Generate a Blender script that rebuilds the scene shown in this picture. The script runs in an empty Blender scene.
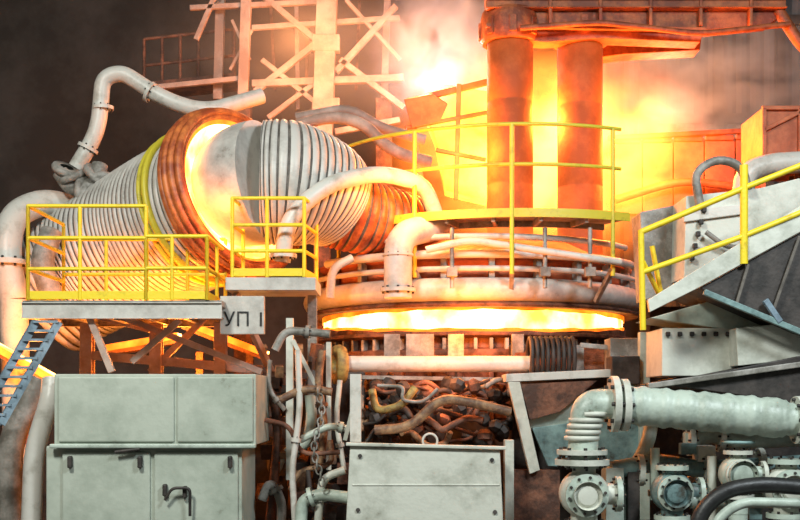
import bpy, math, random
from mathutils import Vector, Matrix, Euler, Quaternion
random.seed(7)
V=Vector
def W(px,py,y):
    d=14+y
    return V(((px-400)*d/1120, y, 1.5+(400-py)*d/1120))
def S(px,y): return px*(14+y)/1120

# ---------------- materials ----------------
def mat(name,c1,c2=None,scale=3.0,rough=.55,metal=0.0,bump=.15,lo=.42,hi=.62,streak=1.0,c3=None):
    m=bpy.data.materials.new(name); m.use_nodes=True
    nt=m.node_tree; n=nt.nodes; l=nt.links
    b=n['Principled BSDF']; b.inputs['Roughness'].default_value=rough; b.inputs['Metallic'].default_value=metal
    if c2 is None: c2=tuple(x*.6 for x in c1)
    tc=n.new('ShaderNodeTexCoord'); mp=n.new('ShaderNodeMapping'); mp.inputs['Scale'].default_value=(1,1,streak)
    l.new(tc.outputs['Object'],mp.inputs['Vector'])
    no=n.new('ShaderNodeTexNoise'); no.inputs['Scale'].default_value=scale; no.inputs['Detail'].default_value=8; no.inputs['Roughness'].default_value=.68
    l.new(mp.outputs[0],no.inputs['Vector'])
    r=n.new('ShaderNodeValToRGB'); r.color_ramp.elements[0].position=lo; r.color_ramp.elements[1].position=hi
    r.color_ramp.elements[0].color=(*c2,1); r.color_ramp.elements[1].color=(*c1,1)
    if c3:
        e=r.color_ramp.elements.new(max(0.0,lo-.08)); e.color=(*c3,1)
    l.new(no.outputs['Fac'],r.inputs['Fac']); l.new(r.outputs['Color'],b.inputs['Base Color'])
    bp=n.new('ShaderNodeBump'); bp.inputs['Strength'].default_value=bump; bp.inputs['Distance'].default_value=.03
    no2=n.new('ShaderNodeTexNoise'); no2.inputs['Scale'].default_value=scale*5; no2.inputs['Detail'].default_value=5
    l.new(tc.outputs['Object'],no2.inputs['Vector']); l.new(no2.outputs['Fac'],bp.inputs['Height']); l.new(bp.outputs[0],b.inputs['Normal'])
    return m
def emat(name,c1,c2,s1,s2,scale=3.0,lo=.35,hi=.65):
    m=bpy.data.materials.new(name); m.use_nodes=True
    nt=m.node_tree; n=nt.nodes; l=nt.links
    b=n['Principled BSDF']; b.inputs['Base Color'].default_value=(.1,.03,.01,1); b.inputs['Roughness'].default_value=.9
    tc=n.new('ShaderNodeTexCoord'); no=n.new('ShaderNodeTexNoise'); no.inputs['Scale'].default_value=scale; no.inputs['Detail'].default_value=5
    l.new(tc.outputs['Object'],no.inputs['Vector'])
    r=n.new('ShaderNodeValToRGB'); r.color_ramp.elements[0].position=lo; r.color_ramp.elements[1].position=hi
    r.color_ramp.elements[0].color=(*[x for x in c2],1); r.color_ramp.elements[1].color=(*c1,1)
    l.new(no.outputs['Fac'],r.inputs['Fac']); l.new(r.outputs['Color'],b.inputs['Emission Color'])
    mr=n.new('ShaderNodeMapRange'); mr.inputs['From Min'].default_value=lo; mr.inputs['From Max'].default_value=hi
    mr.inputs['To Min'].default_value=s2; mr.inputs['To Max'].default_value=s1
    l.new(no.outputs['Fac'],mr.inputs['Value']); l.new(mr.outputs[0],b.inputs['Emission Strength'])
    return m
def volmat(name,scatter_col,dens,ecol_in,ecol_out,estr,nscale=1.6,thr=(.42,.62),aniso=0.0,off=0.0,core=.15):
    m=bpy.data.materials.new(name); m.use_nodes=True
    nt=m.node_tree; n=nt.nodes; l=nt.links
    n.remove(n['Principled BSDF']); out=n['Material Output']
    tc=n.new('ShaderNodeTexCoord')
    ln=n.new('ShaderNodeVectorMath'); ln.operation='LENGTH'; l.new(tc.outputs['Object'],ln.inputs[0])
    fo=n.new('ShaderNodeMapRange'); fo.interpolation_type='SMOOTHSTEP'
    fo.inputs['From Min'].default_value=1; fo.inputs['From Max'].default_value=core; l.new(ln.outputs['Value'],fo.inputs['Value'])
    mp=n.new('ShaderNodeMapping'); mp.inputs['Location'].default_value=(off,off*2,0); l.new(tc.outputs['Object'],mp.inputs['Vector'])
    no=n.new('ShaderNodeTexNoise'); no.inputs['Scale'].default_value=nscale; no.inputs['Detail'].default_value=5; no.inputs['Distortion'].default_value=.6
    l.new(mp.outputs[0],no.inputs['Vector'])
    mr=n.new('ShaderNodeMapRange'); mr.interpolation_type='SMOOTHSTEP'; mr.inputs['From Min'].default_value=thr[0]; mr.inputs['From Max'].default_value=thr[1]
    l.new(no.outputs['Fac'],mr.inputs['Value'])
    mu=n.new('ShaderNodeMath'); mu.operation='MULTIPLY'; l.new(fo.outputs[0],mu.inputs[0]); l.new(mr.outputs[0],mu.inputs[1])
    add=n.new('ShaderNodeAddShader')
    sc=n.new('ShaderNodeVolumeScatter'); sc.inputs['Color'].default_value=(*scatter_col,1); sc.inputs['Anisotropy'].default_value=aniso
    d=n.new('ShaderNodeMath'); d.operation='MULTIPLY'; d.inputs[1].default_value=dens; l.new(mu.outputs[0],d.inputs[0]); l.new(d.outputs[0],sc.inputs['Density'])
    l.new(sc.outputs[0],add.inputs[0])
    if estr>0:
        em=n.new('ShaderNodeEmission'); r=n.new('ShaderNodeValToRGB')
        r.color_ramp.elements[0].color=(*ecol_out,1); r.color_ramp.elements[1].color=(*ecol_in,1); r.color_ramp.elements[1].position=.7
        l.new(mu.outputs[0],r.inputs['Fac']); l.new(r.outputs[0],em.inputs['Color'])
        e=n.new('ShaderNodeMath'); e.operation='MULTIPLY'; e.inputs[1].default_value=estr; l.new(mu.outputs[0],e.inputs[0]); l.new(e.outputs[0],em.inputs['Strength'])
        l.new(em.outputs[0],add.inputs[1])
    l.new(add.outputs[0],out.inputs['Volume'])
    return m

M={}
M['pale']=mat('pale_paint',(.55,.56,.49),(.38,.39,.33),2.2,.5,c3=(.17,.14,.10),lo=.36,hi=.54,bump=.25)
M['pale2']=mat('pale_green_paint',(.44,.51,.44),(.27,.32,.27),2.6,.42,c3=(.11,.10,.07),lo=.37,hi=.55,bump=.25)
M['cabinet']=mat('cabinet_paint',(.42,.46,.39),(.31,.35,.29),1.6,.55,c3=(.17,.17,.13),lo=.36,hi=.58,bump=.25)
M['grey']=mat('grey_steel',(.34,.32,.29),(.13,.12,.10),3,.5,bump=.3)
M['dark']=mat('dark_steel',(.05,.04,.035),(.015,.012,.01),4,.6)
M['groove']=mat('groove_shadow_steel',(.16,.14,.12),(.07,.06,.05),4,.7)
M['rust']=mat('rusty_steel',(.22,.09,.05),(.06,.025,.015),4,.7,bump=.4)
M['brown']=mat('brown_hose',(.34,.2,.1),(.10,.05,.03),6,.6)
M['ochre']=mat('dirty_yellow_hose',(.38,.28,.08),(.14,.09,.03),6,.6)
M['yellow']=mat('yellow_rail_paint',(.80,.60,.02),(.5,.36,.02),5,.45,lo=.3,hi=.45)
M['olive']=mat('olive_rail_paint',(.58,.5,.04),(.30,.27,.03),5,.45,lo=.3,hi=.45)
M['duct']=mat('duct_paint',(.52,.50,.46),(.36,.34,.31),2.5,.42,lo=.36,hi=.55,c3=(.2,.17,.14),bump=.2)
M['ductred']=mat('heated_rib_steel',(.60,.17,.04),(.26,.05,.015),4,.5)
M['white']=mat('white_pipe_paint',(.56,.54,.49),(.38,.36,.31),4,.4,lo=.33,hi=.5,c3=(.24,.2,.15))
M['pink']=mat('structural_paint',(.46,.34,.28),(.28,.18,.14),2,.6)
M['blue']=mat('blue_ladder_paint',(.24,.33,.4),(.13,.18,.22),5,.5)
M['teal']=mat('teal_paint',(.22,.34,.33),(.10,.16,.16),3,.45,c3=(.05,.05,.04),bump=.3)
M['electrode']=mat('hot_graphite',(.26,.075,.022),(.13,.033,.01),2.0,.7,bump=.4)
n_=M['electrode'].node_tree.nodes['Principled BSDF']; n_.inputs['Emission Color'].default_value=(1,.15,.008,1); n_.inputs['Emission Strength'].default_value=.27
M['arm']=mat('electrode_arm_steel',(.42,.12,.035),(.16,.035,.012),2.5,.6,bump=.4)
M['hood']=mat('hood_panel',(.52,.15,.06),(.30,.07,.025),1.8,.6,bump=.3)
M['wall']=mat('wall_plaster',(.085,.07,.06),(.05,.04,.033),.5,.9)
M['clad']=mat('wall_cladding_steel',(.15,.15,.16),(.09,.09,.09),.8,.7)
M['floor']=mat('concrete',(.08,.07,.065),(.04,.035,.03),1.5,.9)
M['rubber']=mat('black_rubber',(.02,.02,.02),(.01,.01,.01),5,.45)
M['glow']=emat('molten_glow',(1,.55,.17),(1,.3,.03),13,5.5,1.8)
M['glow_edge']=emat('molten_glow_edge',(1,.22,.012),(1,.13,.005),3.0,1.6,3)
M['glow2']=emat('duct_glow',(1,.27,.02),(1,.15,.006),3.2,1.9,3)
M['fireplate']=emat('flame_glow_plate',(1,.36,.03),(1,.18,.008),4.0,1.5,2.5)

# ---------------- builder ----------------
class B:
    def __init__(s,name): s.name=name; s.v=[]; s.f=[]; s.mi=[]; s.sm=[]; s.mats=[]
    def add(s,vs,fs,m,smooth=False):
        if m not in s.mats: s.mats.append(m)
        k=s.mats.index(m); o=len(s.v); s.v+= [tuple(x) for x in vs]
        for f in fs:
            s.f.append([i+o for i in f]); s.mi.append(k); s.sm.append(smooth)
        return s
    def box(s,c,size,m,rot=(0,0,0)):
        R=Euler([math.radians(a) for a in rot]).to_matrix(); c=V(c)
        vs=[c+R@V((x*size[0]/2,y*size[1]/2,z*size[2]/2)) for x in(-1,1) for y in(-1,1) for z in(-1,1)]
        return s.add(vs,[(0,1,3,2),(4,6,7,5),(0,4,5,1),(2,3,7,6),(0,2,6,4),(1,5,7,3)],m)
    def pbox(s,x0,y0,x1,y1,Y,depth,m):
        a=W(x0,y1,Y); b=W(x1,y0,Y)
        return s.box(((a.x+b.x)/2,Y+depth/2,(a.z+b.z)/2),(b.x-a.x,depth,b.z-a.z),m)
    def prism(s,pts,vec,m):
        n=len(pts); vs=[V(p) for p in pts]+[V(p)+V(vec) for p in pts]
        fs=[list(range(n))[::-1],[i+n for i in range(n)]]+[(i,(i+1)%n,(i+1)%n+n,i+n) for i in range(n)]
        return s.add(vs,fs,m)
    def beam(s,p0,p1,w,h,m,kind='box'):
        p0=V(p0);p1=V(p1);d=(p1-p0); L=d.length; d.normalize()
        up=V((0,0,1)) if abs(d.z)<.95 else V((0,1,0))
        x=d.cross(up).normalized(); z=x.cross(d).normalized()
        def bb(ox,oz,ww,hh):
            vs=[]
            for t in(p0,p1):
                for a,b in((-1,-1),(1,-1),(1,1),(-1,1)):
                    vs.append(t+x*(ox+a*ww/2)+z*(oz+b*hh/2))
            s.add(vs,[(0,3,2,1),(4,5,6,7),(0,1,5,4),(1,2,6,5),(2,3,7,6),(3,0,4,7)],m)
        if kind=='I':
            t=min(w,h)*.14
            bb(0,h/2-t/2,w,t); bb(0,-h/2+t/2,w,t); bb(0,0,t,h-2*t)
        else: bb(0,0,w,h)
        return s
    def tube(s,pts,r,m,seg=12,closed=False,cap=True,smooth=True,mfn=None):
        pts=[V(p) for p in pts]; n=len(pts)
        rr=r if isinstance(r,(list,tuple)) else [r]*n
        T=[]
        for i in range(n):
            a=pts[(i-1)%n] if (closed or i>0) else pts[i]; b=pts[(i+1)%n] if (closed or i<n-1) else pts[i]
            t=(b-a); T.append(t.normalized() if t.length>1e-9 else V((0,0,1)))
        u=T[0].orthogonal().normalized()
        if abs(T[0].z)<.9: u=(V((0,0,1))-T[0]*T[0].z).normalized()
        vs=[]
        for i in range(n):
            if i>0:
                q=T[i-1].rotation_difference(T[i]); u=q@u; u=(u-T[i]*u.dot(T[i])).normalized()
            w=T[i].cross(u)
            for k in range(seg):
                a=2*math.pi*k/seg; vs.append(pts[i]+(u*math.cos(a)+w*math.sin(a))*rr[i])
        groups={}
        for i in range(n if closed else n-1):
            j=(i+1)%n; mm=mfn(i) if mfn else m
            for k in range(seg):
                k2=(k+1)%seg; groups.setdefault(mm,[]).append((i*seg+k,i*seg+k2,j*seg+k2,j*seg+k))
        if len(groups)==1:
            for mm,fs in groups.items(): s.add(vs,fs,mm,smooth)
        else:
            o=len(s.v); s.add(vs,[],m)
            for mm,fs in groups.items():
                if mm not in s.mats: s.mats.append(mm)
                k=s.mats.index(mm)
                for f in fs: s.f.append([i+o for i in f]); s.mi.append(k); s.sm.append(smooth)
        if cap and not closed:
            s.add([vs[k] for k in range(seg)][::-1]+[vs[(n-1)*seg+k] for k in range(seg)],[list(range(seg)),list(range(seg,2*seg))],m)
        return s
    def cyl(s,p0,p1,r,m,seg=20,r2=None):
        return s.tube([p0,p1],[r,r if r2 is None else r2],m,seg)
    def lathe(s,prof,c,m,seg=64,axis=(0,0,1),a0=0,a1=360,smooth=True,close_prof=False):
        ax=V(axis).normalized(); q=V((0,0,1)).rotation_difference(ax); c=V(c)
        full=abs(a1-a0)>=359.9; na=seg if full else seg+1
        vs=[]
        for k in range(na):
            a=math.radians(a0+(a1-a0)*k/seg)
            for r,z in prof: vs.append(c+q@V((r*math.cos(a),r*math.sin(a),z)))
        P=len(prof); fs=[]
        for k in range(seg):
            k2=(k+1)%na
            for j in range(P if close_prof else P-1):
                j2=(j+1)%P
                fs.append((k*P+j,k2*P+j,k2*P+j2,k*P+j2))
        s.add(vs,fs,m,smooth)
        if close_prof and not full: s.add(vs[:P]+vs[-P:],[list(range(P)),list(range(P,2*P))[::-1]],m)
        return s
    def strip(s,c,r,z0f,z1f,m,seg=96):
        c=V(c); vs=[]; fs=[]
        for k in range(seg):
            a=2*math.pi*k/seg
            vs+= [c+V((r*math.cos(a),r*math.sin(a),z0f(a))),c+V((r*math.cos(a),r*math.sin(a),z1f(a)))]
        for k in range(seg):
            j=(k+1)%seg; fs.append((2*k,2*j,2*j+1,2*k+1))
        return s.add(vs,fs,m,True)
    def flange(s,c,axis,r,t,m,bolts=8):
        ax=V(axis).normalized(); c=V(c)
        s.cyl(c-ax*t/2,c+ax*t/2,r,m,24)
        u=ax.orthogonal().normalized(); w=ax.cross(u)
        for k in range(bolts):
            a=2*math.pi*k/bolts; p=c+(u*math.cos(a)+w*math.sin(a))*r*.84
            s.cyl(p-ax*t,p+ax*t,r*.075,M['dark'],6)
        return s
    def done(s,bevel=.0,parent=None):
        me=bpy.data.meshes.new(s.name); me.from_pydata(s.v,[],s.f)
        for m in s.mats: me.materials.append(m)
        me.polygons.foreach_set('material_index',s.mi); me.polygons.foreach_set('use_smooth',s.sm); me.update()
        o=bpy.data.objects.new(s.name,me); bpy.context.collection.objects.link(o)
        if bevel>0:
            b=o.modifiers.new('bevel','BEVEL'); b.width=bevel; b.segments=2; b.limit_method='ANGLE'; b.angle_limit=math.radians(55)
        return o
def fil(pts,r,n=6):
    pts=[V(p) for p in pts]; out=[pts[0]]
    for i in range(1,len(pts)-1):
        a,b,c=pts[i-1],pts[i],pts[i+1]; d1=(a-b); d2=(c-b)
        q=min(r,d1.length*.48,d2.length*.48); s_=b+d1.normalized()*q; e=b+d2.normalized()*q
        for k in range(n+1):
            t=k/n; out.append(s_*(1-t)**2+b*2*t*(1-t)+e*t*t)
    out.append(pts[-1]); return out
def smoothpath(pts,n):
    P=[V((*p[0],p[1])) for p in pts]; P=[P[0]*2-P[1]]+P+[P[-1]*2-P[-2]]
    out=[]; m=len(pts)-1
    for i in range(n):
        t=i/(n-1)*m; k=min(int(t),m-1); u=t-k; a,b,c,d=P[k:k+4]
        v=.5*((2*b)+(c-a)*u+(2*a-5*b+4*c-d)*u*u+(3*b-a-3*c+d)*u**3)
        out.append(v)
    return [V(v[:3]) for v in out],[v[3] for v in out]
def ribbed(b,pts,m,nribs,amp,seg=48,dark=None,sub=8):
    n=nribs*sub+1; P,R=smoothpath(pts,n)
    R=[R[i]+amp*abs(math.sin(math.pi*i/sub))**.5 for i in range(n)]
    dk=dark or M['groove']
    b.tube(P,R,m,seg,mfn=lambda i:(dk if i%sub in (0,sub-1) else m))  # valley faces coloured darker to paint in the shade between ribs
def rail(b,base,h,m,posts=None,r=.028,levels=(1,.5),down=.0,toe=True,postr=None):
    base=[V(p) for p in base]
    for L in levels: b.tube([p+V((0,0,h*L)) for p in base],r,m,8)
    for i in (posts if posts is not None else range(len(base))):
        p=base[i]; b.tube([p-V((0,0,down)),p+V((0,0,h))],postr or r,m,8)
    if toe:
        for i in range(len(base)-1):
            b.beam(base[i]+V((0,0,.06)),base[i+1]+V((0,0,.06)),.012,.1,m)

# ---------------- shell ----------------
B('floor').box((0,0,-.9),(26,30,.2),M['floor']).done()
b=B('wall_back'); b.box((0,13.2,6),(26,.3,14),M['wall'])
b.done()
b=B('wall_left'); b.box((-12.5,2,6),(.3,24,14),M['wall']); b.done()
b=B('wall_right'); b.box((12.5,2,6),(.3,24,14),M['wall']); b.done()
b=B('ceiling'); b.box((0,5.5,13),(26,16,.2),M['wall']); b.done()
b=B('corrugated_wall_cladding')
x=W(596,0,10).x
while x<9.5:
    b.prism([(x,10,3.5),(x+.1,9.93,3.5),(x+.2,9.93,3.5),(x+.3,10,3.5),(x+.3,10.06,3.5),(x,10.06,3.5)],(0,0,7.5),M['clad']); x+=.3
b.beam((x-4.2,9.9,7.5),(x,9.9,7.5),.15,.2,M['dark']); b.beam((4.9,9.9,9.6),(x,9.9,9.6),.15,.2,M['dark'])
for px in (652,718,780): b.beam(W(px,140,9.8),W(px,-20,9.8),.18,.18,M['dark'],'I')
b.beam((5.2,9.85,-.8),(5.2,9.85,9),.2,.2,M['dark'],'I')
b.done()

# ---------------- furnace ----------------
FC=V((1.15,3.9,0))
b=B('electric_arc_furnace')
b.lathe([(0,-.2),(1.3,-.15),(1.9,.25),(2.2,.8),(2.3,1.2),(2.38,1.25),(2.38,2.05),(2.5,2.08),(2.5,2.2),(2.38,2.23),(2.38,2.36),(2.56,2.39),(2.56,2.44),(2.2,2.46),(2.15,2.0)],FC,M['rust'],96)
b.lathe([(2.28,2.40),(2.36,2.42),(2.36,2.80),(2.28,2.80)],FC,M['glow'],96)
k3=lambda a:abs(math.cos(a))**3
jit=lambda a:.008*math.sin(17*a)+.006*math.sin(31*a+1)
b.strip(FC,2.385,lambda a:2.40,lambda a:2.495+.13*k3(a)+jit(a),M['glow_edge'])
b.strip(FC,2.41,lambda a:2.40,lambda a:2.45+.14*k3(a)+jit(a+.3),M['rust'])
b.strip(FC,2.385,lambda a:2.755-.06*k3(a)+jit(a+2),lambda a:2.82,M['glow_edge'])
b.lathe([(2.2,2.79),(2.6,2.785),(2.62,2.82),(2.55,2.86),(2.4,2.86)],FC,M['rust'],96)
ring=[FC+V((2.52*math.cos(a),2.52*math.sin(a),3.02)) for a in [2*math.pi*k/96 for k in range(96)]]
b.tube(ring,.165,M['duct'],16,closed=True)
b.lathe([(2.42,3.1),(2.42,3.42),(2.5,3.45),(2.5,3.52),(2.3,3.56),(2.2,3.6),(1.6,3.9),(1.3,3.95)],FC,M['hood'],96)
b.lathe([(1.3,3.95),(1.25,3.8),(.0,3.75)],FC,M['glow'],64)
for k in range(36):
    a=math.radians(180+k*5+2.5); c=V((math.cos(a),math.sin(a),0))
    b.box(FC+c*2.45+V((0,0,2.28)),(.1,.05,.16),M['grey'],(0,0,math.degrees(a)))
    if k%3==0: b.box(FC+c*2.5+V((0,0,3.3)),(.12,.08,.4),M['grey'],(0,0,math.degrees(a)))
    if k%2==0: b.box(FC+c*2.4+V((0,0,1.65)),(.16,.07,.85),M['rust'],(0,0,math.degrees(a)))
for rr,zz,tt,a0,n in((2.6,3.3,.04,180,80),(2.62,3.50,.06,212,60),(2.58,3.74,.045,225,52)):
    b.tube([FC+V((rr*math.cos(a),rr*math.sin(a),zz)) for a in [math.radians(a0+k*2) for k in range(n)]],tt,M['duct'],10)
b.done(.006)

b=B('furnace_roof_piping')
b.tube(fil([W(398,298,1.15),W(398,235,1.15),W(440,226,1.7)],.3,8),.19,M['duct'],18)
b.flange(W(398,290,1.15),(0,0,1),.24,.05,M['duct']); b.flange(W(398,255,1.15),(0,0,1),.21,.03,M['duct'])
b.tube(fil([W(330,298,1.5),W(332,268,1.5),W(352,258,1.6)],.2),.06,M['duct'],10)
b.tube(fil([W(426,250,1.1),W(470,240,1.1),W(590,258,1.0),W(620,262,1.2)],.2),.05,M['white'],10)
for px in (452,545,590): 
    b.tube([W(px,288,1.05),W(px,228,1.15)],.03,M['grey'],8)
    b.box(W(px,272,1.02),(.14,.12,.12),M['grey'])
b.done(.004)

b=B('furnace_charging_hood')
b.prism([W(420,96,5.6),W(446,84,5.6),W(492,92,5.6),W(488,200,5.6),W(446,190,5.6),(W(436,140,5.6))],(0,.6,0),M['fireplate'])  # emissive plate stands in for flame glow left of the electrodes
b.prism([W(404,100,4.6),W(432,94,4.6),W(448,104,4.6),W(440,122,4.6),(W(412,128,4.6))],(0,.3,.1),M['hood'])
b.beam(W(405,128,4.7),W(490,112,4.7),.08,.06,M['hood']); b.beam(W(459,84,4.7),W(456,200,4.7),.08,.06,M['hood'])
b.beam(W(430,96,4.8),W(488,82,4.8),.09,.1,M['hood']); b.beam(W(436,150,4.7),W(486,160,4.7),.08,.06,M['hood'])
b.beam(W(414,128,4.7),W(424,205,4.7),.1,.08,M['hood'])
b.done(.01)

for i,(px,Y,r,top) in enumerate(((510,3.75,.365,38),(580,3.95,.36,40))):
    b=B('graphite_electrode'); p=W(px,200,Y); t=W(px,top,Y).z
    prof=[(0,3.3),(r*.93,3.3),(r,3.6)]
    z=3.6
    while z<t-1.3: z+=1.3; prof+=[(r,z-.015),(r*.975,z),(r,z+.015)]
    prof+=[(r,t),(0,t)]
    b.lathe(prof,(p.x,Y,0),M['electrode'],40); b.done()
b=B('electrode_holder_arm')
for px,Y in((510,3.75),(580,3.95)):
    c=W(px,40,Y); b.lathe([(.37,-.08),(.44,-.08),(.47,.0),(.47,.3),(.44,.42),(.37,.42)],c,M['arm'],36,close_prof=True)
    for k in range(8):
        a=k*math.pi/4; b.box(c+V((.46*math.cos(a),.46*math.sin(a),.12)),(.08,.12,.26),M['arm'],(0,0,math.degrees(a)))
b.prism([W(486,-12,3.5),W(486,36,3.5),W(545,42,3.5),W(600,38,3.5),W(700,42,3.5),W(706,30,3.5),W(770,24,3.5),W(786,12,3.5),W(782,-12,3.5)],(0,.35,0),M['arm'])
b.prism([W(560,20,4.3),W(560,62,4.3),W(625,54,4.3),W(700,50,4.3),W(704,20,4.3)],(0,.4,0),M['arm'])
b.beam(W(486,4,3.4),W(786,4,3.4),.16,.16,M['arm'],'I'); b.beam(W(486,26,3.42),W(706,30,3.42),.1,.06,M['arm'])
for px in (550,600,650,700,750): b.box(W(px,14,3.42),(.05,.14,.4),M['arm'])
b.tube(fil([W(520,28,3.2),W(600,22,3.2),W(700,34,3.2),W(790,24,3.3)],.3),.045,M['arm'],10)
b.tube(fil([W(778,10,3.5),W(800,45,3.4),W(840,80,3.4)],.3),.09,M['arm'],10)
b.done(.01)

# ---------------- roof walkway with curved railing ----------------
PC=V((1.7,3.9,0)); PR=2.9
def arc(a0,a1,n,r=PR,z=4.04): return [PC+V((r*math.cos(math.radians(a0+(a1-a0)*k/n)),r*math.sin(math.radians(a0+(a1-a0)*k/n)),z)) for k in range(n+1)]
b=B('furnace_roof_walkway')
b.lathe([(2.35,3.98),(PR,3.98),(PR,4.03),(2.35,4.03)],PC,M['grey'],60,a0=192,a1=300,close_prof=True,smooth=False)
b.lathe([(PR,3.95),(PR+.02,3.95),(PR+.02,4.07),(PR,4.07)],PC,M['olive'],60,a0=192,a1=300,close_prof=True,smooth=False)
b.lathe([(2.34,3.9),(2.38,3.9),(2.38,4.02),(2.34,4.02)],PC,M['grey'],60,a0=192,a1=300,close_prof=True,smooth=False)
for L in (1.16,.62): b.tube([p+V((0,0,L)) for p in arc(204,297,40)],.026,M['olive'],8)
for X in (-.91,.2,1.5,2.9):
    a=math.degrees(math.acos((X-PC.x)/PR)); a=360-a
    p=arc(a,a,1)[0]; b.tube([p-V((0,0,.85)),p+V((0,0,1.16))],.031,M['olive'],8)
    b.beam(p-V((0,0,.75)),PC+(p-PC)*.86-V((0,0,.6)),.06,.06,M['grey'])
for a in range(196,300,13):
    q=arc(a,a,1,2.36)[0]; e=arc(a,a,1,2.85)[0]; b.beam(q-V((0,0,.09)),e-V((0,0,.09)),.05,.09,M['grey'])
b.done(.003)

# ---------------- exhaust ducts ----------------
D=V((.75,-.6,.22)).normalized(); E=W(243,190,1.5)
b=B('water_cooled_exhaust_duct')
p=[(E-D*.45,1.0),(E-D*1.3,1.04),(E-D*2.1+V((-.1,0,-.05)),1.01),(E-D*2.9+V((-.35,-.1,-.25)),.96),(E-D*3.4+V((-.75,-.35,-.65)),.86)]
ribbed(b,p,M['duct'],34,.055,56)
u=D.orthogonal().normalized(); w=D.cross(u)
def dring(k,r,t,m): 
    c=E-D*k; b.tube([c+(u*math.cos(q)+w*math.sin(q))*r for q in [2*math.pi*j/72 for j in range(72)]],t,M[m],12,closed=True)
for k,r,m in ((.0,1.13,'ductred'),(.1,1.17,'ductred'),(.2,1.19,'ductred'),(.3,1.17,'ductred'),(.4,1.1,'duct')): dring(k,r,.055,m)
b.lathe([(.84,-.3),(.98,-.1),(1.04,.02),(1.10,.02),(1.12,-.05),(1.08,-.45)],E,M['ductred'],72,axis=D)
b.lathe([(.66,-.26),(.98,-.05)],E,M['glow'],72,axis=D)
b.lathe([(.97,-.055),(1.06,.012)],E,M['glow2'],72,axis=D)
b.lathe([(0,-.3),(.80,-.27)],E,M['glow2'],72,axis=D)
dring(.75,1.1,.05,'olive'); dring(.88,1.1,.035,'olive')
b.done()

b=B('furnace_elbow_duct')
P,R=smoothpath([(E-D*.25,.74),(E-D*.02,.80),(E+D*.2,.84),(W(266,182,1.3),.84)],14); b.tube(P,R,M['duct'],56)
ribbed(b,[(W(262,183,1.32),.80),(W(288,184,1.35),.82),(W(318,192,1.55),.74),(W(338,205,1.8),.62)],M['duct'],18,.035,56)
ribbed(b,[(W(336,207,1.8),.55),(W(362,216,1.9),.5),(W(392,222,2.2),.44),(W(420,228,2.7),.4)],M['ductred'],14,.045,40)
b.done()
b=B('cooling_water_pipe')
b.tube(fil([W(282,262,.5),W(288,218,.45),W(326,184,.6),W(380,172,1.1),W(424,184,1.6),W(436,215,1.8)],.6,10),.11,M['white'],18)
b.tube(fil([W(290,128,2.6),W(330,116,2.6),W(362,122,2.6),W(392,152,2.6),W(430,162,2.8)],.4,8),.09,M['pink'],14)
b.tube(fil([W(296,118,2.9),W(350,108,2.9),W(380,128,2.9),W(425,140,3.0)],.4,8),.08,M['pink'],14)
b.flange(W(283,256,.5),(0,0,1),.18,.05,M['white'])
b.done()
b=B('overhead_steam_pipe')
pp=fil([W(76,168,2.8),W(98,132,2.8),W(103,78,2.8),W(122,72,2.8),W(165,100,2.8),W(205,112,2.9),W(262,96,3.3)],.3,8)
b.tube(pp,.12,M['white'],18)
b.flange(W(103,108,2.8),(0,0,1),.16,.05,M['white']); b.flange(W(88,148,2.8),(-.3,0,-.6),.16,.05,M['white']); b.flange(W(150,92,2.8),(1,0,-.6),.16,.05,M['white'])
b.tube(fil([W(60,172,2.6),W(72,190,2.6),W(95,186,2.6),W(100,165,2.7)],.2),.12,M['grey'],14)
for k in range(7):
    b.lathe([(.1,-.05),(.2,-.05),(.22,0),(.2,.05),(.1,.05)],W(66+k*6,170+((k*37)%30),2.6),M['grey'],16,axis=(random.uniform(-1,1),.3,random.uniform(-1,1)))
b.done()

b=B('dust_collector_pipe')
b.tube(fil([W(14,300,2.2),W(6,250,2.2),W(12,215,2.4),W(45,200,2.8),W(90,215,3.2)],.5,8),.2,M['white'],18)
b.tube(fil([W(52,296,1.9),W(40,262,1.9),W(52,232,2.1)],.3,8),.16,M['grey'],16)
b.flange(W(8,262,2.2),(0,0,1),.27,.07,M['white']); b.tube([W(14,300,2.2),V((W(20,420,2.2).x,2.2,-.8))],.2,M['white'],18)
b.done()

# ---------------- steel truss ----------------
b=B('steel_truss_tower'); Y=6.5
def bm(x0,y0,x1,y1,w,Yo=0,m='pink',kind='box',dp=None): b.beam(W(x0,y0,Y+Yo),W(x1,y1,Y+Yo),dp or S(w,Y),S(w,Y),M[m],kind)
def bv(x0,y0,x1,y1,w,Yo=0,m='pink'): b.beam(W(x0,y0,Y+Yo),W(x1,y1,Y+Yo),S(w,Y),S(w,Y),M[m])
bv(328,-20,322,150,20); bv(247,-20,243,100,10); bv(221,-20,218,100,9,.3); bv(388,-20,384,110,7,.5)
bv(296,-20,298,110,4,.8)
for q in ((255,92,318,42,6),(318,42,262,-5,6),(340,60,404,108,6),(336,72,396,6,6),(262,60,322,108,5),(196,40,222,-20,5),(252,84,404,78,7),(252,28,400,18,5),(346,0,400,60,4),(230,70,252,30,3),(232,20,250,60,3),(190,8,320,2,5),(335,132,400,120,6),(150,88,246,78,5),(268,118,322,78,5)): bm(*q)
b.box(W(326,110,Y-.1),(.5,.2,.4),M['pink']); b.box(W(326,44,Y-.1),(.5,.2,.3),M['pink'])
for q in ((270,-10,275,90,3),(360,-10,356,90,3),(308,20,306,96,3)): bv(*q,.9,'rust')
for x in (322,243,384): b.beam(W(x,100,Y+.2),V((W(x,0,Y+.2).x,Y+.2,-.8)),.3,.3,M['rust'],'I')
b.done(.01)
b=B('access_walkway'); Y=7.5
b.beam(W(142,92,Y),W(238,82,Y),.8,.12,M['rust'])
rail(b,[W(144+k*18,92-k*2,Y-.3) for k in range(6)],1.0,M['rust'],r=.03)
b.done()

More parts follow.
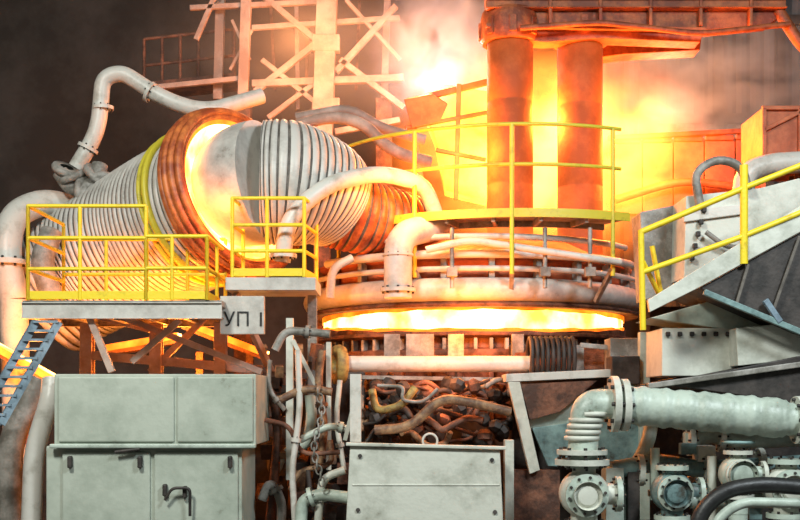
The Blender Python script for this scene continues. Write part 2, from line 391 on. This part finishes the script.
# ---------------- right hood ----------------
b=B('fume_hood_panels'); Y=5.6
for k in range(5):
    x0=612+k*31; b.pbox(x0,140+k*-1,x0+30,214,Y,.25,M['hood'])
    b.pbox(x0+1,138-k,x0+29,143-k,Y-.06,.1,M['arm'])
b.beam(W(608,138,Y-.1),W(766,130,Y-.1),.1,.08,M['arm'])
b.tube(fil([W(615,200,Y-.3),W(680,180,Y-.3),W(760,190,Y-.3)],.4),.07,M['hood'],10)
b.beam(W(700,180,Y+.2),V((W(700,0,Y).x,Y+.2,-.8)),.3,.3,M['rust'],'I')
b.done(.01)
b=B('hopper_box'); Y=2.2
b.pbox(762,108,840,168,Y,1.0,M['hood'])
for q in ((762,108,840,108),(762,168,840,168),(764,108,764,168),(800,108,800,168),(764,130,800,112)): b.beam(W(q[0],q[1],Y-.03),W(q[2],q[3],Y-.03),.06,.06,M['hood'])
b.tube(fil([W(742,200,1.5),W(746,172,1.5),W(770,164,1.5),W(840,160,1.5)],.25,8),.15,M['white'],18)
b.beam(W(800,168,Y+.5),V((W(800,0,Y+.5).x,Y+.5,-.8)),.25,.25,M['rust'],'I')
b.done(.01)

# ---------------- left platform ----------------
b=B('tapping_platform')
zt=W(22,300,-.3).z
x0=W(22,0,-.3).x; x1=W(222,0,-.3).x
b.box(((x0+x1)/2,.45,zt-.04),(x1-x0,1.5,.07),M['grey'])
b.beam((x0,-.3,zt-.13),(x1,-.3,zt-.13),.08,.2,M['duct'],'I'); b.beam((x0,1.2,zt-.13),(x1,1.2,zt-.13),.08,.2,M['grey'],'I')
for k in range(6):
    x=x0+.05+(x1-x0-.1)*k/5; b.beam((x,-.3,zt-.13),(x,1.2,zt-.13),.06,.16,M['grey'],'I')
X=lambda px:W(px,0,-.3).x
pts=[V((X(p),-.3,zt)) for p in (28,80,146)]
rail(b,pts,1.15,M['yellow'],levels=(1,.66,.33),r=.025)
pts=[V((X(p),-.3,zt)) for p in (146,172,207)]
rail(b,pts,.78,M['yellow'],levels=(1,.5),r=.025)
pts=[V((X(207),-.3,zt)),V((X(207),.45,zt)),V((X(207),1.15,zt))]
rail(b,pts,.78,M['yellow'],levels=(1,.5),r=.025)
pts=[V((X(28),-.3,zt)),V((X(28),1.15,zt))]; rail(b,pts,1.15,M['yellow'],levels=(1,.66,.33),r=.025)
pts=[V((X(p),1.15,zt)) for p in (28,75,120,165,207)]; rail(b,pts,.95,M['yellow'],levels=(1,.5),r=.025)
for q in ((90,318,112,372,-.2),(120,316,262,372,.6),(180,320,132,362,.4),(205,318,150,372,.9),(96,316,150,330,1.0)): b.beam(W(q[0],q[1],q[4]),W(q[2],q[3],q[4]),.08,.08,M['pink'])
b.beam((X(60),.9,zt-.2),(X(60),.9,-.8),.16,.16,M['pink'],'I'); b.beam((X(205),.9,zt-.2),(X(205),.9,-.8),.16,.16,M['pink'],'I'); b.beam((X(135),.9,zt-.2),(X(135),.9,-.8),.16,.16,M['pink'],'I')
b.beam((X(60),.9,2.1),(X(250),.9,1.9),.12,.12,M['pink'])
b.done(.004)
b=B('slag_runner')
for (a,c) in ((W(185,326,2.0),W(268,358,2.0)),(W(-10,346,1.6),W(62,386,1.6)),(W(110,352,2.3),W(180,340,2.3))):
    b.beam(a,c,.34,.1,M['rust']); b.beam(a+V((0,-.2,.05)),c+V((0,-.2,.05)),.05,.09,M['glow2']); b.beam(a+V((0,0,.07)),c+V((0,0,.07)),.28,.05,M['glow'])
for x in (250,200,30): b.beam(W(x,352 if x>100 else 372,2.0),V((W(x,0,2.0).x,2.0,-.8)),.1,.1,M['rust'],'I')
b.done()

b=B('sampling_platform')
zz=W(0,277,.2).z
xa=W(226,0,.2).x; xb=W(316,0,.2).x
b.box(((xa+xb)/2,.6,zz-.09),(xb-xa,.9,.16),M['duct'])
rail(b,[V((xa+.12,.9,zz)),V((xa+.08,.2,zz)),V(((xa+xb)/2-.05,.2,zz)),V((xb-.15,.2,zz)),V((xb-.05,.95,zz))],1.0,M['yellow'],levels=(1,.66,.33),r=.025)
b.beam((xa+.1,.3,zz-.2),(xa+.5,.9,zz-1.2),.08,.08,M['pink']); b.beam((xb-.1,.9,zz-.15),(xb-.1,.9,-.8),.12,.12,M['grey'],'I')
b.pbox(220,296,264,334,.0,.12,M['duct'])
o=b.done(.006)
cu=bpy.data.curves.new('platform_lettering','FONT'); cu.body='УП 1'; cu.size=.25; cu.extrude=.004; cu.materials.append(M['rubber'])
t=bpy.data.objects.new('platform_lettering',cu); bpy.context.collection.objects.link(t); t.location=W(223,326,-.008); t.rotation_euler=(math.pi/2,0,0); t.parent=o

b=B('ladder')
for q in (0,.28): b.beam(W(52,322,-.5)+V((q-.2,0,0)),W(-6,424,-.9)+V((q-.2,0,0)),.05,.09,M['blue'])
for k in range(12):
    t=k/11; p=W(52,322,-.5).lerp(W(-6,424,-.9),t); b.box(p+V((-.06,0,0)),(.3,.12,.03),M['blue'])
b.done()

# ---------------- cabinets ----------------
b=B('hydraulic_cabinet'); Y=-1.0
b.pbox(54,374,256,445,Y,1.3,M['cabinet']); b.pbox(46,446,242,560,Y+.08,1.2,M['cabinet'])
b.pbox(58,377,174,442,Y-.03,.05,M['cabinet']); b.pbox(177,377,253,442,Y-.03,.05,M['cabinet'])
b.pbox(62,452,150,545,Y+.04,.06,M['cabinet']); b.pbox(154,452,238,545,Y+.04,.06,M['cabinet'])
b.beam(W(50,446,Y-.02),W(256,446,Y-.02),.08,.05,M['pale2'])
for x,y in ((70,462),(140,462),(165,490),(230,462),(185,492)): b.box(W(x,y,Y+.0),(.05,.08,.14),M['dark'])
b.cyl(W(115,452,Y-.05),W(140,449,Y-.05),.02,M['dark'],8)
b.tube(fil([W(165,500,Y-.05),W(172,488,Y-.08),W(190,488,Y-.08),W(190,516,Y-.05)],.06),.018,M['dark'],8)
b.done(.015)
b=B('machine_guard_panel'); Y=-1.1
b.prism([W(350,446,Y),W(500,450,Y),W(505,560,Y),W(344,560,Y)],(0,.7,0),M['pale'])
b.beam(W(346,444,Y),W(506,448,Y),.1,.04,M['pale']); b.pbox(352,484,500,486,Y-.01,.02,M['pale'])
for x,y in ((360,456),(492,460),(358,510),(495,512)): b.cyl(W(x,y,Y-.02),W(x,y,Y+.02),.025,M['dark'],10)
ringc=W(430,441,Y+.1); b.tube([ringc+V((.085*math.cos(t),0,.085*math.sin(t))) for t in [2*math.pi*j/24 for j in range(24)]],.014,M['white'],8,closed=True)
b.done(.012)

# ---------------- front machinery under the furnace ----------------
b=B('tilting_drive_shaft'); Y=.6
b.tube([W(338,364,Y),W(532,364,Y)],.105,M['white'],20); b.tube([W(338,364,Y),W(345,364,Y)],.15,M['white'],20)
b.lathe([(0,.0),(.1,.0),(.12,.05),(.2,.07),(.25,.05),(.27,-.02),(.24,-.08),(0,-.1)],W(338,365,Y),M['ochre'],32,axis=(-1,-.35,0))
for k in range(9):
    c=W(530+k*5.2,358,Y); b.tube([c+V((0,.26*math.cos(t),.26*math.sin(t))) for t in [2*math.pi*j/28 for j in range(28)]],.03,M['dark'],8,closed=True)
for px,w in ((392,8),(420,14),(456,8),(518,6)): b.pbox(px-w,334,px+w,356,Y+.35,.12,M['grey'])
b.pbox(575,345,584,372,Y,.1,M['grey'])
b.beam(W(345,377,Y),W(530,380,Y),.08,.05,M['grey'])
b.done(.005)

b=B('hydraulic_hose_bundle')
hm=['brown','rust','dark','brown','dark','grey','rust']
for k in range(34):
    x0=random.uniform(362,500); y0=random.uniform(382,434); n=4; Yb=random.uniform(-.3,.9)
    pts=[W(x0,y0,Yb)]
    dx=random.choice((-1,1))
    for j in range(n): pts.append(W(min(510,max(362,x0+dx*(j+1)*random.uniform(8,20))),y0+random.uniform(-10,16),Yb+random.uniform(-.15,.15)))
    b.tube(fil(pts,.2,5),random.uniform(.02,.045),M[random.choice(hm)],8)
b.tube(fil([W(375,430,-.4),W(410,428,-.45),W(440,398,-.45),W(470,402,-.4),W(510,412,-.3)],.3,8),.06,M['brown'],12)
b.tube(fil([W(372,390,-.1),W(376,412,-.2),W(402,406,-.3),W(415,388,-.2)],.2,8),.05,M['ochre'],12)
for k in range(70):
    c=W(random.uniform(366,506),random.uniform(384,442),random.uniform(.0,1.0)); b.lathe([(0,-.08),(.09,-.05),(.11,.02),(.06,.08),(0,.09)],c,M[random.choice(['rust','dark','dark'])],7,axis=(random.random(),random.random(),random.random()),smooth=False)
b.done()

b=B('cooling_pipe_rack')
b.pbox(286,318,293,480,.1,.12,M['pale']); b.pbox(350,374,361,442,-.6,.14,M['white']); b.pbox(326,342,331,470,.2,.1,M['pale'])
b.beam(W(293,340,.1),W(318,390,.1),.05,.05,M['pale']); b.beam(W(360,380,-.5),W(345,440,-.4),.05,.05,M['pale'])
for (pts,r,m) in (
 ([(275,470),(285,452),(306,446),(312,420),(310,395)],.07,'pale2'),([(298,350),(300,410),(292,470),(296,540)],.04,'white'),
 ([(345,470),(322,478),(318,520),(316,560)],.05,'pale'),([(300,545),(302,500),(320,494),(352,498)],.075,'pale2'),
 ([(322,350),(318,380),(325,430),(318,470)],.05,'brown'),([(262,380),(275,400),(278,440),(268,540)],.06,'rust'),
 ([(340,380),(336,420),(344,470)],.035,'pale'),([(300,440),(330,425),(352,430)],.045,'pale2'),([(280,400),(305,388),(332,392)],.05,'brown'),
 ([(275,350),(285,330),(330,334)],.05,'grey'),([(262,500),(270,480),(282,500),(280,560)],.06,'grey'),([(330,440),(333,465),(300,470),(290,490)],.035,'brown'),
 ([(265,420),(290,425),(300,455),(340,452)],.03,'rust'),([(270,360),(268,390),(285,410)],.03,'grey'),([(308,470),(312,510),(330,530)],.03,'dark')):
    Yb=random.uniform(-.5,.4); b.tube(fil([W(p[0],p[1],Yb) for p in pts],.18,6),r,M[m],12)
    q=[W(p[0],p[1],Yb) for p in pts]; b.flange(q[1].lerp(q[2],.5),q[2]-q[1],r*1.6,.05,M[m],6)
for k in range(60):
    c=W(random.uniform(262,350),random.uniform(345,520),random.uniform(.3,1.0)); s_=random.uniform(.06,.2); b.box(c,(s_,s_,s_*1.4),M[random.choice(['rust','dark','brown','dark','dark'])],(random.uniform(0,40),0,random.uniform(0,60)))
for k in range(16):
    c=W(318+math.sin(k*.5)*4,392+k*6,-.6); ax=k%2
    b.tube([c+V(((.035*math.cos(t)) if ax else 0,(0 if ax else .035*math.cos(t)),.055*math.sin(t))) for t in [2*math.pi*j/10 for j in range(10)]],.011,M['grey'],6,closed=True)
b.done(.004)

b=B('cradle_and_backdrop')
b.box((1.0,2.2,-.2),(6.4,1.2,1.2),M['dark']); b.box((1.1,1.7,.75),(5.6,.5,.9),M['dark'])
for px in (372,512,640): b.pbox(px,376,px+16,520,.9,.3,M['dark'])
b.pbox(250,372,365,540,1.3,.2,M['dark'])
b.pbox(510,345,810,540,1.3,.2,M['dark'])  # near-black backdrop sheets stand in for deep shade behind the piping
b.done(.01)

b=B('slag_door_frame'); Y=-.1
b.prism([W(506,374,Y),W(634,368,Y),W(634,376,Y),W(506,382,Y)],(0,.6,0),M['white'])
b.prism([W(508,382,Y),W(520,382,Y),W(540,470,Y),W(530,474,Y)],(0,.15,0),M['pale'])
b.prism([W(532,428,Y+.1),W(640,414,Y+.1),W(640,470,Y+.1),W(548,466,Y+.1)],(0,.1,0),M['teal'])
b.prism([W(524,405,Y+.2),W(636,380,Y+.2),W(636,430,Y+.2),W(530,430,Y+.2)],(0,.1,0),M['pale2'])
b.prism([W(520,384,Y+.05),W(598,380,Y+.05),W(560,412,Y+.05),W(530,420,Y+.05)],(0,.12,0),M['rust'])
b.pbox(640,332,650,520,Y,.14,M['pale2']); b.pbox(512,470,560,560,Y+.1,.2,M['rust']); b.pbox(505,440,514,560,Y-.3,.2,M['pale'])
b.prism([W(514,350,1),W(636,346,1),W(632,368,.6),W(520,372,.6)],(0,.1,0),M['rust'])
b.beam(W(580,345,.4),W(634,350,.4),.06,.06,M['grey'])
b.done(.006)

# ---------------- right platform ----------------
b=B('control_stair_platform')
Y0=-2.2
b.prism([W(648,300,Y0),W(800,206,Y0),W(860,170,Y0),W(860,196,Y0),W(800,232,Y0),W(700,287,Y0),W(650,312,Y0)],(0,.08,0),M['pale'])
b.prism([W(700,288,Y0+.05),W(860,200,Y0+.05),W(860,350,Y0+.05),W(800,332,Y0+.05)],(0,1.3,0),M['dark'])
b.beam(W(704,292,Y0-.02),W(810,336,Y0-.02),.06,.06,M['teal'])
b.beam(W(765,300,Y0-.03),W(780,322,Y0-.03),.06,.06,M['blue'])
for t in (.3,.62): b.beam(W(700,288,Y0).lerp(W(860,200,Y0),t)+V((0,-.01,-.03)),W(704,292,Y0).lerp(W(810,336,Y0),t)+V((0,-.01,0)),.03,.03,M['groove'])
top=[W(641,232,Y0),W(744,188,Y0),W(860,142,Y0)]
b.tube(top,.032,M['yellow'],10); b.tube([W(643,272,Y0),W(744,236,Y0),W(860,188,Y0)],.03,M['yellow'],10)
b.tube([W(641,230,Y0),W(643,330,Y0)],.033,M['yellow'],10); b.tube([W(744,165,Y0),W(744,264,Y0)],.042,M['yellow'],10)
b.tube([W(652,246,Y0+.3),W(662,300,Y0+.3)],.028,M['yellow'],10); b.tube([W(643,262,Y0),W(662,300,Y0+.3)],.028,M['yellow'],10)
b.done(.006)
b=B('switchgear_housing'); Y0=-1.2
b.prism([W(686,196,Y0),W(760,188,Y0),W(800,178,Y0),W(820,240,Y0),W(750,262,Y0),W(684,278,Y0)],(0,.9,0),M['pale'])
b.prism([W(640,212,Y0+.6),W(700,200,Y0+.6),W(700,290,Y0+.6),W(645,300,Y0+.6)],(0,.5,0),M['grey'])
b.prism([W(684,210,Y0-.04),W(744,204,Y0-.04),W(744,214,Y0-.04),W(684,222,Y0-.04)],(0,.06,0),M['white'])
b.tube(fil([W(700,205,Y0-.1),W(694,172,Y0-.1),W(718,158,Y0-.1),W(742,166,Y0-.1),W(748,190,Y0-.1)],.25,8),.05,M['grey'],12)
b.tube(fil([W(706,232,Y0-.1),W(730,250,Y0-.1),W(790,232,Y0-.1),W(830,215,Y0-.1)],.25,8),.03,M['grey'],10)
for k in range(5): b.box(W(692+k*3,258-k*12,Y0-.05),(.05,.06,.06),M['dark'])
b.done(.01)
b=B('valve_stand_housing'); Y0=-1.6
b.prism([W(650,318,Y0),W(720,298,Y0),W(790,322,Y0),W(730,330,Y0)],(0,.8,0),M['pale2'])
b.pbox(662,328,738,376,Y0,.8,M['pale']); b.prism([W(736,328,Y0-.3),W(860,316,Y0-.3),W(860,352,Y0-.3),W(738,366,Y0-.3)],(0,1.0,0),M['pale'])
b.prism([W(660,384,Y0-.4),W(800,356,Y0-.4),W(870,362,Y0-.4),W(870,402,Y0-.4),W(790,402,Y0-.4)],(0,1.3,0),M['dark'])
b.beam(W(648,386,Y0-.45),W(860,356,Y0-.45),.07,.06,M['grey'])
b.pbox(610,338,648,372,.2,.4,M['grey']); b.pbox(612,356,640,384,-.2,.4,M['dark'])
for k in range(6): b.box(W(668+k*12,334,Y0-.02),(.05,.04,.05),M['dark'])
b.done(.01)

# ---------------- lower right piping ----------------
b=B('insulated_water_main'); Y=-2.0
n=60; P=[W(616,404,Y).lerp(W(800,420,Y-.3),t/n) for t in range(n+1)]
R=[S(19 if t<56 else 15,Y)+(.008 if t%4<2 else 0)+.008*math.sin(t*.9) for t in range(n+1)]
b.tube(P,R,M['pale2'],28)
b.flange(W(614,404,Y),(1,0,0),.30,.07,M['pale']); b.flange(W(624,405,Y),(1,0,0),.28,.07,M['pale']); b.flange(W(798,420,Y-.3),(1,0,0),.25,.06,M['pale'])
b.tube(fil([W(614,404,Y),W(586,404,Y),W(582,460,Y)],.26,10),S(15,Y),M['pale2'],24)
for k in range(5):
    b.lathe([(.14,-.03),(.19,-.02),(.19,.02),(.14,.03)],W(588-k*1.6 if k else 592,414+k*6,Y),M['pale'],24)
b.flange(W(582,452,Y),(0,0,1),.27,.05,M['pale']); b.flange(W(582,462,Y),(0,0,1),.29,.06,M['pale'])
b.done()
def valve(name,px,py,Y,s,m,m2):
    b=B(name); c=W(px,py,Y)
    b.lathe([(0,-.24*s),(.2*s,-.22*s),(.27*s,-.12*s),(.27*s,.1*s),(.2*s,.2*s),(0,.22*s)],c,M[m],32,axis=(0,-1,0))
    b.flange(c+V((0,-.2*s,0)),(0,1,0),.24*s,.05*s,M[m2],10)
    b.lathe([(0,0),(.1,0),(.12,-.03),(.15,-.03),(.15,.04)],c+V((0,-.27*s,0)),M[m],24,axis=(0,-1,0))
    b.cyl(c,c+V((0,0,-.6*s)),.15*s,M[m],20); b.flange(c+V((0,0,-.34*s)),(0,0,1),.24*s,.06*s,M[m2],8)
    b.cyl(c,c+V((0,0,.34*s)),.13*s,M[m],20); b.flange(c+V((0,0,.33*s)),(0,0,1),.22*s,.06*s,M[m2],8)
    b.cyl(c,c+V((.4*s,0,0)),.12*s,M[m],20); b.flange(c+V((.38*s,0,0)),(1,0,0),.2*s,.06*s,M[m2],8)
    return b
b=valve('check_valve',584,494,-2.0,.95,'pale','pale2'); b.cyl(W(584,494,-2),W(584,620,-2),.12,M['pale'],18); b.done(.003)
b=valve('gate_valve',672,492,-1.9,.8,'teal','pale2'); b.cyl(W(672,492,-1.9),W(672,620,-1.9),.12,M['teal'],18)
b.cyl(W(690,500,-1.9),W(800,500,-1.9),.09,M['pale2'],16); b.done(.003)
b=valve('gate_valve',738,474,-2.1,.7,'pale2','pale')
b.cyl(W(738,474,-2.1),W(738,620,-2.1),.1,M['pale2'],18)
c=W(738,442,-2.1); b.tube([c+V((.16*math.cos(t),.16*math.sin(t),0)) for t in [2*math.pi*j/28 for j in range(28)]],.018,M['teal'],8,closed=True)
for k in range(4): b.tube([c,c+V((.16*math.cos(k*math.pi/2),.16*math.sin(k*math.pi/2),0))],.012,M['teal'],6)
b.done(.003)
b=valve('gate_valve',786,488,-2.2,.85,'pale','pale2'); b.cyl(W(786,488,-2.2),W(786,620,-2.2),.12,M['pale'],18); b.done(.003)
b=B('pump_manifold'); 
b.tube(fil([W(612,470,-1.5),W(660,462,-1.5),W(700,470,-1.5),W(830,462,-1.5)],.2),.1,M['teal'],16)
b.tube(fil([W(625,520,-1.4),W(628,480,-1.4),W(650,440,-1.4),W(652,400,-1.2)],.2),.08,M['pale2'],16)
b.tube(fil([W(690,440,-1.2),W(710,432,-1.2),W(735,440,-1.2),W(800,436,-1.2)],.1),.12,M['pale2'],16)
for x,y in ((640,470),(705,468),(760,464),(690,440),(720,436)): b.flange(W(x,y,-1.5 if y>450 else -1.2),(1,0,0),.18,.06,M['pale'],8)
b.pbox(606,468,624,540,-1.6,.3,M['pale2']); b.pbox(628,472,640,540,-1.6,.3,M['dark']); b.pbox(698,446,716,462,-1.6,.25,M['pale']); b.pbox(700,490,722,540,-1.6,.3,M['pale2'])
b.cyl(W(655,500,-1.7),W(655,448,-1.7),.05,M['pale2'],12); b.cyl(W(712,520,-1.9),W(712,456,-1.9),.05,M['pale'],12)
for k in range(16): b.box(W(random.uniform(620,790),random.uniform(440,520),random.uniform(-1.5,-1.0)),(random.uniform(.06,.2),.12,random.uniform(.06,.2)),M[random.choice(['teal','pale2','dark','grey'])])
b.done(.005)
b=B('rubber_cable_conduit')
b.tube(fil([W(690,560,-2.9),W(700,512,-2.9),W(724,490,-2.9),W(760,484,-2.9),W(840,490,-2.9)],.4,8),.08,M['rubber'],14)
b.tube(fil([W(704,560,-3.0),W(716,520,-3.0),W(740,502,-3.0),W(840,504,-3.0)],.4,8),.05,M['pale2'],12)
b.done()
b=B('supply_pipe')
b.tube(fil([W(30,560,-.6),W(34,450,-.6),W(50,400,-.6),W(52,380,-.5)],.3),.12,M['white'],16); b.tube(fil([W(10,560,.4),W(10,440,.4),W(40,380,.6)],.3),.16,M['grey'],16)
b.done()

# ---------------- fire & smoke ----------------
def vol(name,px,py,Y,rx,ry,rz,m):
    bpy.ops.mesh.primitive_uv_sphere_add(segments=24,ring_count=16,location=W(px,py,Y)); o=bpy.context.object; o.name=name; o.scale=(rx,ry,rz); o.data.materials.append(m)
vol('furnace_flames',545,155,5.3,3.2,1.1,2.3,volmat('flame_volume',(1,.5,.2),.25,(1,.46,.07),(1,.14,.005),9,3.0,(.34,.58),core=.1))
vol('arc_fume',448,50,6.3,1.7,.9,1.9,volmat('arc_fume_volume',(.85,.9,1),1.6,(.75,.87,1),(.35,.45,.6),.26,3.0,(.36,.60),off=3,core=.3))
vol('smoke_plume',700,95,7.4,3.4,1.3,2.0,volmat('smoke_volume',(.82,.78,.77),1.3,(1,.8,.7),(.5,.45,.45),.09,3.2,(.40,.62),off=5,core=.35))
vol('hall_haze',300,60,5.2,3.4,.9,2.2,volmat('haze_volume',(.9,.85,.8),.2,(1,1,1),(1,1,1),0,2.2,(.3,.6),off=9,core=.3))

# ---------------- lights ----------------
def pt(name,loc,e,col,r=.3):
    L=bpy.data.lights.new(name,'POINT'); L.energy=e; L.color=col; L.shadow_soft_size=r
    o=bpy.data.objects.new(name,L); o.location=loc; bpy.context.collection.objects.link(o)
OR=(1,.24,.025)
pt('furnace_fire_light',W(545,120,4.0)+V((0,-.1,0)),700,OR,.4)
pt('furnace_fire_light',W(450,150,3.4),750,OR,.4)
pt('furnace_fire_light',W(650,150,4.4),700,OR,.4)
pt('furnace_fire_light',W(420,190,.9),170,(1,.3,.05),.3)
pt('furnace_fire_light',W(690,130,2.6),260,(1,.2,.03),.3)
pt('furnace_backglow_light',W(430,60,5.2),380,(1,.3,.06),.4)
pt('smoke_fill_light',W(670,110,6.2),260,(1,.45,.25),.4)  # added light that brightens the smoke, no lamp hangs there
pt('arc_light',W(436,76,5.4),120,(.65,.82,1),.12)
pt('truss_glow_light',W(300,40,5.0),230,(1,.36,.13),.4)
pt('slot_glow_light',W(470,322,.6),160,OR,.3)
pt('duct_glow_light',W(215,215,.5),45,OR,.3)
pt('taphole_glow_light',W(170,350,1.4),420,OR,.3)
pt('taphole_glow_light',W(20,370,1.0),230,OR,.3)
pt('cradle_glow_light',W(440,400,-.1)+V((0,0,.3)),45,(1,.3,.1),.3)
def area(name,loc,rot,size,e,col):
    L=bpy.data.lights.new(name,'AREA'); L.size=size; L.energy=e; L.color=col
    o=bpy.data.objects.new(name,L); o.location=loc; o.rotation_euler=[math.radians(a) for a in rot]; bpy.context.collection.objects.link(o)
area('front_fill_light',(-5,-11,10),(48,0,-18),2,1650,(.98,1,.92))  # added front fill pair, unseen, high up behind the camera side
area('front_fill_light',(6,-10,9),(48,0,25),2,1200,(.86,.96,1))
w=bpy.data.worlds.new('hall_ambient'); bpy.context.scene.world=w; w.use_nodes=True
w.node_tree.nodes['Background'].inputs[0].default_value=(.78,.87,.8,1); w.node_tree.nodes['Background'].inputs[1].default_value=.17

cam=bpy.data.cameras.new('camera'); cam.sensor_width=36; cam.lens=1120*36/800; cam.shift_y=140/800
co=bpy.data.objects.new('camera',cam); co.location=(0,-14,1.5); co.rotation_euler=(math.pi/2,0,0); bpy.context.collection.objects.link(co)
bpy.context.scene.camera=co
bpy.context.scene.view_settings.view_transform='Standard'
